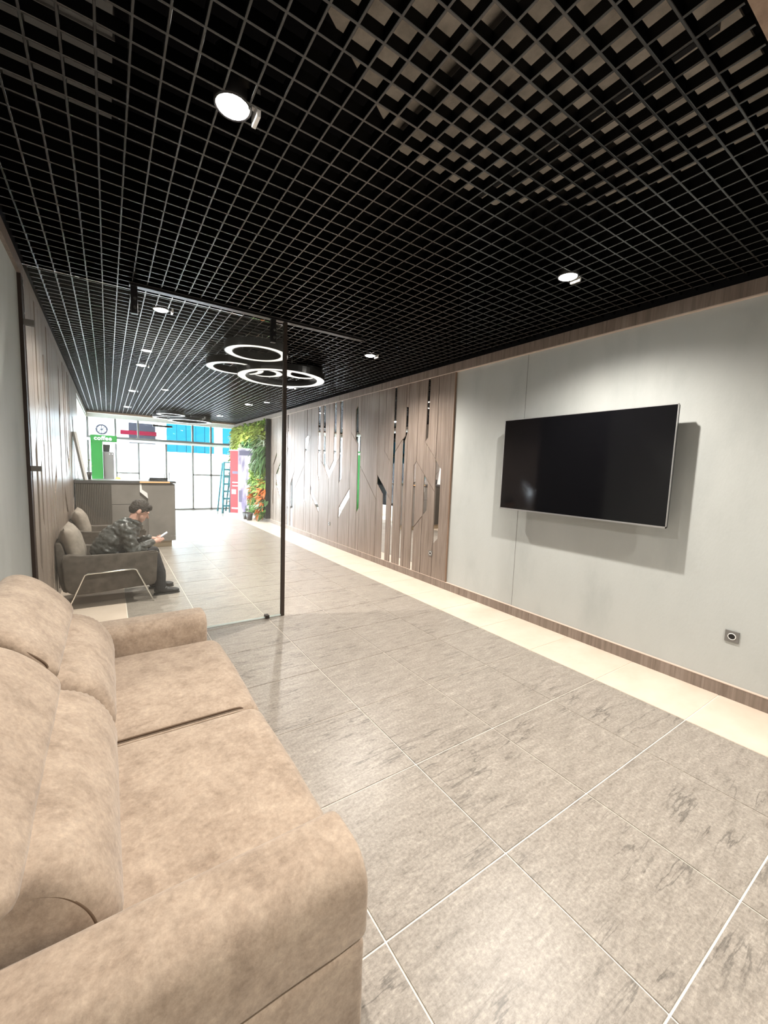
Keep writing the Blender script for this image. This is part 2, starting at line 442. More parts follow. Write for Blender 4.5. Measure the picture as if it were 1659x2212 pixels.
# soffit over the near end, perimeter trims, black darkening sheets above them
struct(box('trim_1', XL, XR, YB, .51, 2.86, 3.05, 'wood_dark'))
struct(box('trim_2', XR - .028, XR, .51, YF, 2.835, 2.94, 'wood'))
struct(box('trim_3', XR - .030, XR, .51, YF, 2.826, 2.8345, 'wood_edge'))
struct(box('trim_4', XL, XL + .022, .51, YF, 2.855, 2.945, 'wood'))
struct(box('trim_5', XL, XR, 14.83, 14.93, 2.93, 3.42, 'wood_dark'))
struct(box('dark_sheet_right', XR - .02, XR, .51, YF, 2.9405, 3.42, 'void_black'))  # black sheet added so the wall above the trim stays dark
struct(box('dark_sheet_left', XL, XL + .02, .51, YF, 2.9455, 3.42, 'void_black'))  # same added black sheet, keeping the left wall top dark
br = struct(box('baseboard_right', XR - .027, XR, YB, 14.9, 0, .098, 'wood'))
box('lip', XR - .029, XR - .002, YB, 14.9, .098, .1035, 'wood_edge', br)
bl = struct(box('baseboard_left', XL - .018, XL + .006, 4.06, 10.3, 0, .098, 'wood'))

# ------------------------------------------------------------------ wood slit panelling (right wall, repeated on the left wall)
Z0, Z1 = .104, 2.826
G = .0045
def seg(*pts, w=G):
    """thin groove along a polyline -> list of quads"""
    out = []
    for a, b in zip(pts[:-1], pts[1:]):
        a, b = Vector(a), Vector(b); d = (b - a).normalized(); s = Vector((-d.y, d.x)) * w; e = d * w * .9
        out.append([a - e - s, b + e - s, b + e + s, a - e + s])
    return out
grooves, slits = [], []
def g(*p, w=G): grooves.extend(seg(*p, w=w))
def sl(*p): slits.append([Vector(q) for q in p])
t, b = Z1 + .01, Z0 - .01
g((4.25, t), (4.25, 1.70)); g((4.235, .56), (4.235, b)); sl((4.25, 1.72), (4.135, 1.60), (4.135, .66), (4.235, .56))
sl((4.49, t), (4.43, t), (4.43, 2.03), (4.49, 1.97)); g((4.49, 1.97), (4.25, 1.73))
g((4.67, t), (4.67, 1.70)); g((4.67, 1.705), (4.25, 1.29)); sl((4.67, 1.705), (4.73, 1.645), (4.73, b), (4.672, b))
sl((4.485, 1.515), (4.395, 1.425), (4.395, 1.02), (4.485, .93)); g((4.485, .93), (4.67, .745)); g((4.485, .93), (4.485, b))
g((4.9, t), (4.9, b)); g((4.97, t), (4.97, 2.49)); sl((4.972, 2.50), (4.905, 2.49), (4.905, 2.14), (4.965, 2.0), (4.965, b), (5.02, b), (5.03, 2.025), (4.972, 2.075)); g((5.03, 2.025), (5.21, 1.845))
sl((5.285, t), (5.21, t), (5.21, b), (5.275, b)); g((5.5, t), (5.5, 1.86), (5.285, 1.645))
g((5.705, t), (5.705, 1.47)); sl((5.705, 1.49), (5.705, 1.33), (5.525, 1.165), (5.52, b), (5.405, b), (5.405, 1.205), (5.54, 1.34)); g((5.54, 1.34), (5.28, 1.08)); g((5.705, 1.33), (5.705, b))
g((6.26, 1.62), (5.705, 1.065)); g((6.26, t), (6.26, b))
sl((6.38, 2.695), (6.455, 2.62), (6.445, 2.09), (6.37, 2.015), (6.36, .77), (6.275, .87), (6.265, 2.14), (6.345, 2.22)); g((6.38, t), (6.38, 2.69)); g((6.365, .78), (6.365, b)); g((6.615, 2.225), (6.39, 2.02))
g((6.615, t), (6.615, b)); sl((6.62, 1.21), (6.62, 1.03), (7.05, .59), (7.05, .80))
sl((7.065, t), (6.945, t), (6.945, 1.385), (7.06, 1.27)); g((7.06, 1.75), (7.19, 1.65)); g((7.06, 1.28), (7.06, b))
sl((7.795, t), (7.79, 1.65), (7.498, 1.345), (7.19, 1.65), (7.205, t), (7.31, t), (7.305, 1.71), (7.495, 1.515), (7.655, 1.68), (7.685, t)); g((7.51, t), (7.495, 1.5)); g((7.498, 1.35), (7.498, b))
sl((8.045, t), (8.03, 1.43), (7.955, 1.265), (7.91, 1.43), (7.93, t)); g((7.955, 1.27), (7.955, b)); g((7.915, 1.74), (7.79, 1.64))
sl((8.61, 2.25), (8.73, 2.19), (8.745, .84), (8.625, .77), (8.615, 1.99), (8.535, 2.11), (8.53, 2.245)); g((8.62, t), (8.61, 2.24), w=.012); g((8.39, t), (8.39, b)); g((8.75, .84), (8.75, b)); g((8.625, .78), (8.625, b)); g((8.75, t), (8.73, 2.19)); g((8.39, 2.25), (8.54, 2.11))
sl((8.385, 1.17), (8.39, .98), (7.955, .60), (7.955, .74), (8.205, .95))
g((9.36, t), (9.34, 1.44)); sl((9.34, 1.455), (9.6, 1.15), (9.6, b), (9.425, b), (9.425, 1.14)); g((8.75, 1.6), (9.29, 1.06), (9.29, b)); g((9.54, t), (9.54, 1.75), (9.76, 1.53))
sl((9.815, t), (9.81, b), (9.74, b), (9.75, t))
g((10.05, t), (10.05, b)); sl((10.33, 1.66), (10.63, 1.36), (10.63, 1.07), (10.31, .76), (10.26, .80), (10.56, 1.10), (10.56, 1.33), (10.27, 1.62)); g((10.32, t), (10.30, b))
g((10.58, t), (10.58, 1.9)); sl((10.59, 1.92), (10.87, 1.62), (10.88, .56), (10.82, .50), (10.81, 1.59), (10.56, 1.85)); g((10.82, .52), (10.82, b)); g((10.62, 1.1), (10.62, b))
PY0, PY1 = 3.955, 11.05
def board_islands():
    rect = [Vector((PY0, Z0)), Vector((PY1, Z0)), Vector((PY1, Z1)), Vector((PY0, Z1))]
    polys = [rect] + grooves + slits
    vs, fs = [], []
    for p in polys:
        area = sum(p[i].x * p[(i + 1) % len(p)].y - p[(i + 1) % len(p)].x * p[i].y for i in range(len(p)))
        if area < 0: p = p[::-1]
        n = len(vs); vs += [Vector((q.x, q.y)) for q in p]; fs.append(list(range(n, n + len(p))))
    ov, oe, of, _, _, orf = delaunay_2d_cdt(vs, [], fs, 1, 1e-5)
    keep = [i for i in range(len(of)) if 0 in orf[i] and len(orf[i]) == 1]
    em = {}
    for i in keep:
        q = of[i]
        for k in range(len(q)):
            em.setdefault(tuple(sorted((q[k], q[(k + 1) % len(q)]))), []).append(i)
    nb = {i: [] for i in keep}
    for e in em.values():
        if len(e) == 2: nb[e[0]].append(e[1]); nb[e[1]].append(e[0])
    seen, isl = set(), []
    for i in keep:
        if i in seen: continue
        st, comp = [i], []
        seen.add(i)
        while st:
            x = st.pop(); comp.append(x)
            for y in nb[x]:
                if y not in seen: seen.add(y); st.append(y)
        isl.append([of[c] for c in comp])
    return ov, isl
BV, ISL = board_islands()
XP0, XP1 = XR - .025, XR - .007
def board_mesh(tris):
    bm = bmesh.new(); mp = {}
    for tr in tris:
        for i in tr:
            if i not in mp: mp[i] = bm.verts.new((XP0, BV[i].x, BV[i].y))
    for tr in tris:
        try: bm.faces.new([mp[i] for i in tr])
        except ValueError: pass
    bmesh.ops.dissolve_limit(bm, angle_limit=.01, verts=bm.verts[:], edges=bm.edges[:])
    bmesh.ops.recalc_face_normals(bm, faces=bm.faces)
    r = bmesh.ops.extrude_face_region(bm, geom=bm.faces[:])
    bmesh.ops.translate(bm, verts=[e for e in r['geom'] if isinstance(e, bmesh.types.BMVert)], vec=(XP1 - XP0, 0, 0))
    bmesh.ops.recalc_face_normals(bm, faces=bm.faces)
    me = bpy.data.meshes.new('board'); bm.to_mesh(me); bm.free(); me.materials.append(MATS['wood'])
    return me
BM = []
for tris in ISL:
    A = sum(abs((BV[q[1]] - BV[q[0]]).cross(BV[q[2]] - BV[q[0]])) / 2 for q in tris)
    if A > .004: BM.append(board_mesh(tris))
MM = []
for p in slits:
    n = len(p); me = bpy.data.meshes.new('mirror_strip')
    c = sum(p, Vector((0, 0))) / n
    x = XP0 + .008
    v = [(x, q.x, min(max(q.y, Z0), Z1)) for q in p] + [(x + .003, q.x, min(max(q.y, Z0), Z1)) for q in p]
    me.from_pydata(v, [], [tuple(range(n)), tuple(range(2 * n - 1, n - 1, -1))] + [(i, (i + 1) % n, n + (i + 1) % n, n + i) for i in range(n)])
    me.materials.append(MATS['mirror']); MM.append(me)
def panelling(par, xf, ymax=99):
    for me, nm in [(m_, 'board') for m_ in BM] + [(m_, 'mirror_strip') for m_ in MM]:
        if max(v.co.y for v in me.vertices) > ymax: continue
        o = bpy.data.objects.new(nm, me); COL.objects.link(o); o.parent = par
        o.matrix_local = xf
wpr = struct(box('wall_panelling_right', XR - .0012, XR + .01, PY0, PY1, Z0, Z1, 'black_backing'))
panelling(wpr, Matrix.Identity(4))
box('edge_strip', XP0 - .002, XR - .001, PY0 - .012, PY0 - .002, Z0, Z1, 'wood_dark', wpr)
panelling(wlp, Matrix.Translation((XR + XL, .13, .02)) @ Matrix.Diagonal((-1, 1, 1, 1)), 10.2)

def side_window():
    w = struct(empty('window_2', (XL, 12.4, 0)))
    box('reveal', XL - .2, XL, YW, YW + .05, 0, 2.95, 'white_paint', w)
    box('head', XL - .2, XL, YW, YF + .1, 2.80, 3.5, 'white_paint', w)
    box('low_wall', XL - .2, XL, YW + .05, YF, 0, .35, 'white_paint', w)
    for y in (11.1, 12.4, 13.7, 14.9): box('mullion', XL - .12, XL - .06, y - .025, y + .025, .35, 2.80, 'white_paint', w)
    for a_, b_ in ((10.36, 11.07), (11.13, 12.37), (12.43, 13.67), (13.73, 14.87)): box('pane', XL - .095, XL - .085, a_, b_, .35, 2.80, 'window_glass', w)
side_window()

# ------------------------------------------------------------------ window wall
def window_wall():
    y0, y1 = 14.94, 15.04
    f = 'frame_grey'
    w = struct(empty('window_1', (1.6, YF, 0)))
    box('head_rail', XL, XR, y0, y1, 2.80, 2.93, 'white_paint', w)
    box('transom', XL, XR, y0 - .02, y1, 2.17, 2.27, 'frame_grey', w)
    box('transom_cap', XL, XR, y0 - .05, y0 - .022, 2.13, 2.20, 'white_paint', w)
    box('sill_rail', XL, .81, y0, y1, 0, .12, f, w)
    for x, z0, z1 in ((-.47, 0, 2.8), (.216, 0, 2.8), (.808, 0, 2.8), (1.57, 0, 2.17), (2.357, 0, 2.8), (2.926, 0, 2.8), (3.66, 0, 2.8)):
        box('mullion', x - .025, x + .025, y0, y1, z0, z1, f, w)
    box('cross_rail', .216, .808, y0, y1, 1.16, 1.21, f, w)
    box('cross_rail', 2.357, 3.66, y0, y1, 1.145, 1.195, f, w)
    box('bottom_rail', .81, 3.66, y0, y1, 0, .05, f, w)
    edges = [-.47, .216, .808, 1.57, 2.357, 2.926, 3.66]
    for a, b_ in zip(edges[:-1], edges[1:]): box('pane', a + .02, b_ - .02, 14.985, 14.995, .04, 2.17, 'window_glass', w)
    for a, b_ in zip((-.47, .216, .808, 2.357, 2.926), (.216, .808, 2.357, 2.926, 3.66)): box('pane', a + .02, b_ - .02, 14.985, 14.995, 2.27, 2.80, 'window_glass', w)
    box('door_closer', 1.20, 1.75, y0 - .06, y0 - .01, 2.66, 2.72, 'black_metal', w)
    for x in (1.50, 1.64): box('pull_handle', x - .012, x + .012, y0 - .06, y0 - .03, .85, 1.25, 'frame_grey', w)
window_wall()

# ------------------------------------------------------------------ outdoors
struct(prism('ground_outside', [(-60, -40), (XL - .2, -40), (XL - .2, 15.1), (60, 15.1), (60, 90), (-60, 90)], 'z', -.16, -.02, 'asphalt'))
def outdoors():
    bb = empty('blue_building', (6, 22, 0)); tag(bb, 'cyan blue clad building seen through the upper panes beyond the entrance', 'building')
    x = 2.35
    k = 0
    while x < 11:
        wid = .42 if k % 8 != 7 else .5
        m = 'outdoor_white' if k % 8 == 5 else 'outdoor_blue'
        box('cladding_panel', x, x + wid - .012, 22.0 + (.03 if k % 2 else 0), 22.2, 2.05, 5.6, m, bb); x += wid; k += 1
    box('plinth', 2.35, 11.2, 22.05, 22.25, -.02, 2.04, 'outdoor_white', bb)
    wb = empty('shop_building', (0, 24, 0)); tag(wb, 'pale shop front with red sign band across the street', 'building')
    box('wall', -9, 2.2, 24.2, 24.6, -.02, 7, 'outdoor_white', wb)
    box('sign_band', .55, 2.1, 24.1, 24.19, 2.86, 3.06, 'outdoor_red', wb)
    box('glazing', .9, 2.05, 24.12, 24.19, 2.45, 2.85, 'outdoor_grey', wb)
    box('glazing', .9, 2.05, 24.12, 24.19, 3.07, 3.45, 'outdoor_grey', wb)
    ac = empty('air_conditioner', (-.3, 24, 2.6)); tag(ac, 'outdoor air conditioner unit with round fan grille on the pale shop wall', 'air conditioner')
    box('casing', -.62, .12, 23.85, 24.15, 2.72, 3.28, 'outdoor_white', ac, .02)
    rr = [(-.20 + .21 * math.cos(a * PI / 16), 23.83, 3.0 + .21 * math.sin(a * PI / 16)) for a in range(32)]
    tube('fan_ring', rr, .035, 'outdoor_grey', ac, 8, True)
    for s in range(4):
        a = s * PI / 4; tube('fan_guard', [(-.2 - .2 * math.cos(a), 23.83, 3 - .2 * math.sin(a)), (-.2 + .2 * math.cos(a), 23.83, 3 + .2 * math.sin(a))], .012, 'outdoor_grey', ac)
outdoors()

# ------------------------------------------------------------------ ceiling spotlights
SPOTS = [(.45, 1.84, 'large glaring ceiling spotlight above the sofa, nearest the camera on the left', ZG, .65),
         (2.75, 1.84, 'glaring ceiling spotlight over the television wall'),
         (.45, 4.50, 'ceiling spotlight just behind the hanger of the glass door'),
         (2.75, 4.50, 'ceiling spotlight right of the near ring chandelier'),
         (.45, 7.2, 'ceiling spotlight above the second armchair'),
         (2.75, 7.2, 'ceiling spotlight beyond the near ring chandelier towards the panelled wall'),
         (.45, 9.9, 'ceiling spotlight above the reception desk'),
         (2.75, 9.9, 'ceiling spotlight near the start of the plant wall'),
         (.45, 12.9, 'farthest ceiling spotlight on the left, above the coffee stand'),
         (.9, -.45, 'ceiling spotlight in the wooden soffit behind the camera, sofa side', 2.86, .6),
         (2.75, -.45, 'ceiling spotlight in the wooden soffit behind the camera, television side', 2.86, .6),
         (2.75, 12.9, 'farthest ceiling spotlight on the right, before the plant wall'),
         ]
def spotlight(x, y, label, zg=ZG, pw=1.):
    D = zg - ZG
    e = empty('ceiling_spotlight', (x, y, zg)); tag(e, label, 'spotlight', 'ceiling spotlights in the black grid')
    lathe('housing', x, y, [(.040, 3.16 + D), (.070, 3.15 + D), (.072, 2.972 + D), (.066, 2.965 + D), (.062, 2.978 + D)], 'black_metal', e, 24)
    lathe('lens', x, y, [(.060, 2.975 + D), (.060, 2.968 + D), (.04, 2.960 + D), (.004, 2.96 + D)], 'lens', e, 24)
    s = 1 if y < 3 and x < 1 else -1
    prism('bracket', [(y - .035, 2.955 + D), (y + .035, 2.955 + D), (y + .045, 3.0 + D), (y + .03, 3.06 + D), (y - .03, 3.06 + D), (y - .045, 3.0 + D)], 'x', x + .085, x + .10, 'white_gloss', e)
    box('bracket_arm', x + .055, x + .086, y - .01, y + .01, 3.0 + D, 3.02 + D, 'white_gloss', e)
    ld = bpy.data.lights.new('spot', 'SPOT'); ld.energy = LAMP_W * pw; ld.color = LAMP_COL; ld.spot_size = math.radians(148); ld.spot_blend = .9; ld.shadow_soft_size = .03
    lo = bpy.data.objects.new('light', ld); COL.objects.link(lo); lo.parent = e; lo.location = (0, 0, -.03)
for p in SPOTS: spotlight(*p)

# ------------------------------------------------------------------ ring chandeliers
def chandelier():
    e = empty('ring_chandelier', (1.9, 5.6, ZG)); tag(e, 'cluster of black ring lamps with white undersides behind the glass door edge', 'chandelier', 'ring chandeliers under the grid')
    for cx, cy, ro, wd_, z in ((2.08, 5.78, .60, .115, 2.79), (1.475, 4.94, .355, .09, 2.85), (1.47, 5.88, .37, .09, 2.85), (2.36, 5.70, .28, .115, 2.875), (1.87, 5.98, .28, .10, 2.875)):
        b_ = lathe('ring', cx, cy, [(ro, z), (ro, z + .085), (ro - wd_, z + .085), (ro - wd_, z), (ro - wd_ + .008, z), (ro - wd_ + .008, z + .01), (ro - .008, z + .01), (ro - .008, z)], 'ring_body', e, 64, True, smooth=False)
        lathe('diffuser', cx, cy, [(ro - .009, z + .008), (ro - .009, z + .002), (ro - wd_ + .009, z + .002), (ro - wd_ + .009, z + .008)], 'diffuser', b_, 64, True, smooth=False)
        for a in (.4, 2.5, 4.6):
            px, py = cx + (ro - wd_ / 2) * math.cos(a), cy + (ro - wd_ / 2) * math.sin(a)
            tube('suspension_wire', [(px, py, z + .084), (px, py, 2.985)], .0025, 'silver', b_, 5)
    return e
ch1 = chandelier()
ch2 = copy_tree(ch1, (0, 7.85, 0)); ch2['label'] = 'farther cluster of black ring lamps near the entrance windows'

# ------------------------------------------------------------------ sliding glass door
def glass_door():
    e = empty('sliding_glass_door', (.5, 4.03, 0)); tag(e, 'frameless sliding glass door panel hung from a black ceiling track', 'glass door')
    box('pane', XL + .03, 1.462, 4.024, 4.036, .012, 2.93, 'door_glass', e)
    box('edge_seal', 1.462, 1.496, 4.012, 4.048, .004, 2.965, 'bronze_seal', e)
    box('bottom_edge', XL + .03, 1.462, 4.022, 4.038, .006, .016, 'glass_edge', e)
    for x in (.212, 1.358):
        h = box('hanger', x - .024, x + .024, 4.008, 4.052, 2.745, 3.0, 'black_metal', e, .004)
        for z in (2.79, 2.86):
            v, f = tube_v([(x + .004, 4.009, z), (x + .004, 4.002, z)], .012, 12); mk('bolt', v, f, 'chrome', h)
    t_ = empty('door_track', (1, 4.03, 2.95)); tag(t_, 'black ceiling track carrying the sliding glass door', 'door track')
    box('rail', .18, 2.35, 4.0, 4.06, 2.955, 3.01, 'black_metal', t_)
    box('cover', .18, 2.35, 3.985, 4.0, 2.950, 3.0, 'black_metal', t_)
    gd = empty('floor_guide', (1.26, 4.03, 0)); tag(gd, 'small dark floor guide under the glass door edge', 'door guide')
    box('block', 1.295, 1.335, 4.0, 4.06, 0, .035, 'bronze_seal', gd, .004)
    box('screw_cap', 1.308, 1.322, 3.996, 4.001, .012, .024, 'black_metal', gd)
    j = struct(box('trim_8', XL, XL + .022, 4.0, 4.055, 0, 2.86, 'bronze_seal'))
    for z in (2.53, 1.475):
        c = empty('glass_clamp', (XL + .03, 4.03, z)); tag(c, 'small dark clamp on the wall channel, ' + ('upper of the two' if z > 2 else 'lower of the two'), 'clamp', 'clamps on the wall channel')
        box('plate', XL + .022, XL + .085, 4.010, 4.0225, z - .02, z + .02, 'frame_grey', c, .003)
        box('plate', XL + .022, XL + .085, 4.0375, 4.050, z - .02, z + .02, 'frame_grey', c, .003)
glass_door()

# ------------------------------------------------------------------ television
def television():
    e = empty('television', (3.55, 2.18, 1.19)); tag(e, 'large black flat television mounted on the grey wall', 'television')
    y0, y1, z0, z1, x = 1.372, 2.99, 1.188, 2.132, 3.552
    box('back_case', x + .006, x + .04, y0 + .004, y1 - .004, z0 + .004, z1 - .004, 'tv_back', e, .004)
    box('screen', x, x + .007, y0 + .006, y1 - .006, z0 + .014, z1 - .005, 'tv_screen', e)
    multibox('bezel', [(x - .002, x + .012, y0, y1, z0, z0 + .013), (x - .002, x + .012, y0, y1, z1 - .0045, z1), (x - .002, x + .012, y0, y0 + .0055, z0, z1), (x - .002, x + .012, y1 - .0055, y1, z0, z1)], 'silver', e)
    box('electronics_bulge', x + .04, x + .075, 1.75, 2.6, z0 + .06, z0 + .55, 'tv_back', e, .01)
    box('mount_arm', x + .075, XR - .012, 2.05, 2.10, 1.55, 1.80, 'black_metal', e)
    box('mount_arm', x + .075, XR - .012, 2.28, 2.33, 1.55, 1.80, 'black_metal', e)
    box('mount_plate', XR - .012, XR - .001, 1.98, 2.40, 1.50, 1.85, 'black_metal', e)
television()
def outlet(x, y, z, label, m='frame_grey', s=.041, xw=None):
    e = empty('wall_outlet', (x, y, z)); tag(e, label, 'wall outlet', 'square wall outlets on the right wall')
    box('plate', x - .009, x, y - s, y + s, z - s, z + s, m, e, .002)
    v = [(x - .0095, y + .022 * math.cos(a * PI / 12), z + .022 * math.sin(a * PI / 12)) for a in range(24)]
    tube('rim', v, .003, 'white_paint', e, 6, True)
    vv, ff = tube_v([(x - .0092, y, z), (x - .0105, y, z)], .019, 20); mk('insert', vv, ff, 'black_metal', e)
outlet(XR, .94, .452, 'dark square outlet with round socket below the television')
outlet(XP0, 4.262, .432, 'small outlet on the panelled wall near its grey wall end', s=.036)
outlet(XP0, 7.42, .44, 'small outlet low in the middle of the panelled wall', s=.036)

# ------------------------------------------------------------------ sofa
def sofa():
    e = empty('sofa', (0, 1.8, 0)); tag(e, 'beige suede two seat sofa with adjustable headrests along the left wall', 'sofa')
    S = 'suede'
    box('base', -.44, .47, .80, 2.82, .06, .30, S, e, .02)
    for x in (-.38, .38):
        for y in (.84, 2.78): lathe('foot', x, y, [(.02, 0), (.026, .065)], 'black_metal', e, 12)
    # seats
    for k, (y0, y1) in enumerate(((.945, 1.797), (1.803, 2.655))):
        p = rrect(-.12, .565, .27, .462, (.075, .04, .03, .05), 6)
        c = pad('seat_cushion', p, 'y', y0, y1, .036, S, e, wob=.0022, sag=.014)
        for yy in (y0 + .012, y1 - .012):
            if abs(yy - 1.8) < .05:
                tube('piping', [(x, yy, .457 - (.0 if x < .45 else ((x - .45) / .115) ** 2 * .10)) for x in [-.1 + .03 * i for i in range(23)]], .0042, 'seam_thread' if k else S, c, 6)
    # lumbar rolls and headrests
    lum = smooth_closed([(-.05, .40), (-.012, .47), (.002, .55), (-.022, .64), (-.075, .715), (-.14, .755), (-.20, .765), (-.28, .73), (-.33, .62), (-.33, .48), (-.28, .40), (-.16, .37)], 7)
    head = smooth_closed([(-.185, .755), (-.172, .80), (-.225, .875), (-.295, .945), (-.37, .985), (-.43, .975), (-.462, .92), (-.44, .85), (-.36, .785), (-.27, .745)], 4)
    head2 = [Vector((p.x + .012 + (p.y - .755) * .02, .755 + (p.y - .755) * .93 - .012)) for p in head]
    for y0, y1, hd in ((.955, 1.785, head2), (1.815, 2.64, head)):
        b_ = pad('back_cushion', lum, 'y', y0, y1, .075, S, e, wob=.003, cap=.42, nst=24, ruche=.0035)
        c = sum(lum, Vector((0, 0))) / len(lum)
        for yy in (y0 + .006, y1 - .006):
            ring = [Vector((c.x + (p.x - c.x) * .715, yy, c.y + (p.y - c.y) * .715)) for p in lum]
            tube('piping', ring, .0034, 'seam_thread', b_, 6, True)
        h_ = pad('headrest', hd, 'y', y0 - (.09 if y0 < 1 else .003), y1 + .004, .05, S, e, wob=.003, cap=.42)
        ch = sum(hd, Vector((0, 0))) / len(hd)
        if y0 > 1: tube('piping', [Vector((ch.x + (p.x - ch.x) * .80, y0 + .004, ch.y + (p.y - ch.y) * .66)) for p in hd], .004, 'seam_thread', h_, 6, True)
    box('back_frame', -.485, -.30, .80, 2.83, .10, .80, S, e, .03)
    # arms
    pad('arm', rrect(2.655, 2.885, .06, .618, (.075, .065, .03, .03), 6), 'x', -.46, .492, .022, S, e, wob=.0025)
    pad('arm', rrect(.738, .942, .415, .628, (.045, .085, .02, .02), 6), 'x', -.46, .502, .022, S, e, wob=.0025)
    pad('side_panel', rrect(.744, .938, .06, .412, (.02, .022, .02, .02), 4), 'x', -.46, .498, .02, S, e, wob=.003)
sofa()

# ------------------------------------------------------------------ armchairs
def armchair():
    e = empty('armchair', (0, 5.52, 0)); tag(e, 'taupe armchair with chrome sled legs in which the person sits', 'armchair', 'armchairs along the panelled left wall')
    for s, yc in ((-1, 5.19), (1, 5.85)):
        p = smooth_closed([(-.40, .575), (-.2, .560), (.1, .556), (.42, .560), (.435, .50), (.425, .33), (.405, .195), (.25, .182), (-.05, .165), (-.30, .16), (-.39, .22), (-.405, .40)], 3)
        a = pad('arm_panel', p, 'y', yc - .038, yc + .038, .014, 'taupe_fabric', e, wob=.002, nst=3)
        tube('piping', [(-.39 + .082 * i, yc + s * .03, .567 - .012 * math.sin(i / 10 * PI)) for i in range(11)], .005, 'taupe_fabric', a, 6)
        yy = yc + s * .045
        path = []
        for q0, q1 in (((-.384, 0.), (-.232, .362)), ((-.205, .372), (.205, .385)), ((.232, .372), (.388, 0.))):
            path += [(q0[0], yy, q0[1]), (q1[0], yy, q1[1])]
        tube('leg_frame', path, .0085, 'chrome', e, 8)
    pad('seat_shell', rrect(-.38, .40, .20, .30, .04), 'y', 5.232, 5.808, .02, 'taupe_fabric', e)
    pad('seat_cushion', rrect(-.36, .405, .28, .405, .05), 'y', 5.236, 5.804, .03, 'beige_fabric', e, wob=.003, sag=.012)
    pad('back_shell', smooth_closed([(-.42, .18), (-.33, .22), (-.38, .5), (-.41, .66), (-.44, .70), (-.475, .66), (-.46, .4)], 4), 'y', 5.24, 5.80, .03, 'taupe_fabric', e)
    # plump back pillow with pinched corners
    v, f = [], []; n = 16
    for sd in (1, -1):
        for i in range(n + 1):
            for j in range(n + 1):
                u, w = i / n * 2 - 1, j / n * 2 - 1
                th = .095 * (max(0, 1 - abs(u) ** 2.6) * max(0, 1 - abs(w) ** 2.6)) ** .5
                pin = 1 - .05 * (1 - abs(u * w)) * max(abs(u), abs(w))
                q = Vector((sd * th, u * .30 * pin, w * .225 * pin))
                q.x += .006 * noise.noise(q * 12)
                an = .26
                v.append((-.335 - q.z * math.sin(an) + q.x * math.cos(an), 5.52 + q.y, .635 + q.z * math.cos(an) + q.x * math.sin(an)))
    N = (n + 1) ** 2
    for s in (0, 1):
        for i in range(n):
            for j in range(n):
                a = s * N + i * (n + 1) + j; f.append((a, a + 1, a + n + 2, a + n + 1))
    pl = mk('back_pillow', v, f, 'beige_fabric', e, True)
    bm = bmesh.new(); bm.from_mesh(pl.data); bmesh.ops.remove_doubles(bm, verts=bm.verts, dist=.0008); bmesh.ops.recalc_face_normals(bm, faces=bm.faces); bm.to_mesh(pl.data); bm.free()
    return e
chair = armchair()
chair2 = copy_tree(chair, (0, 1.72, 0)); chair2['label'] = 'empty taupe armchair behind the seated person, next to the reception desk'

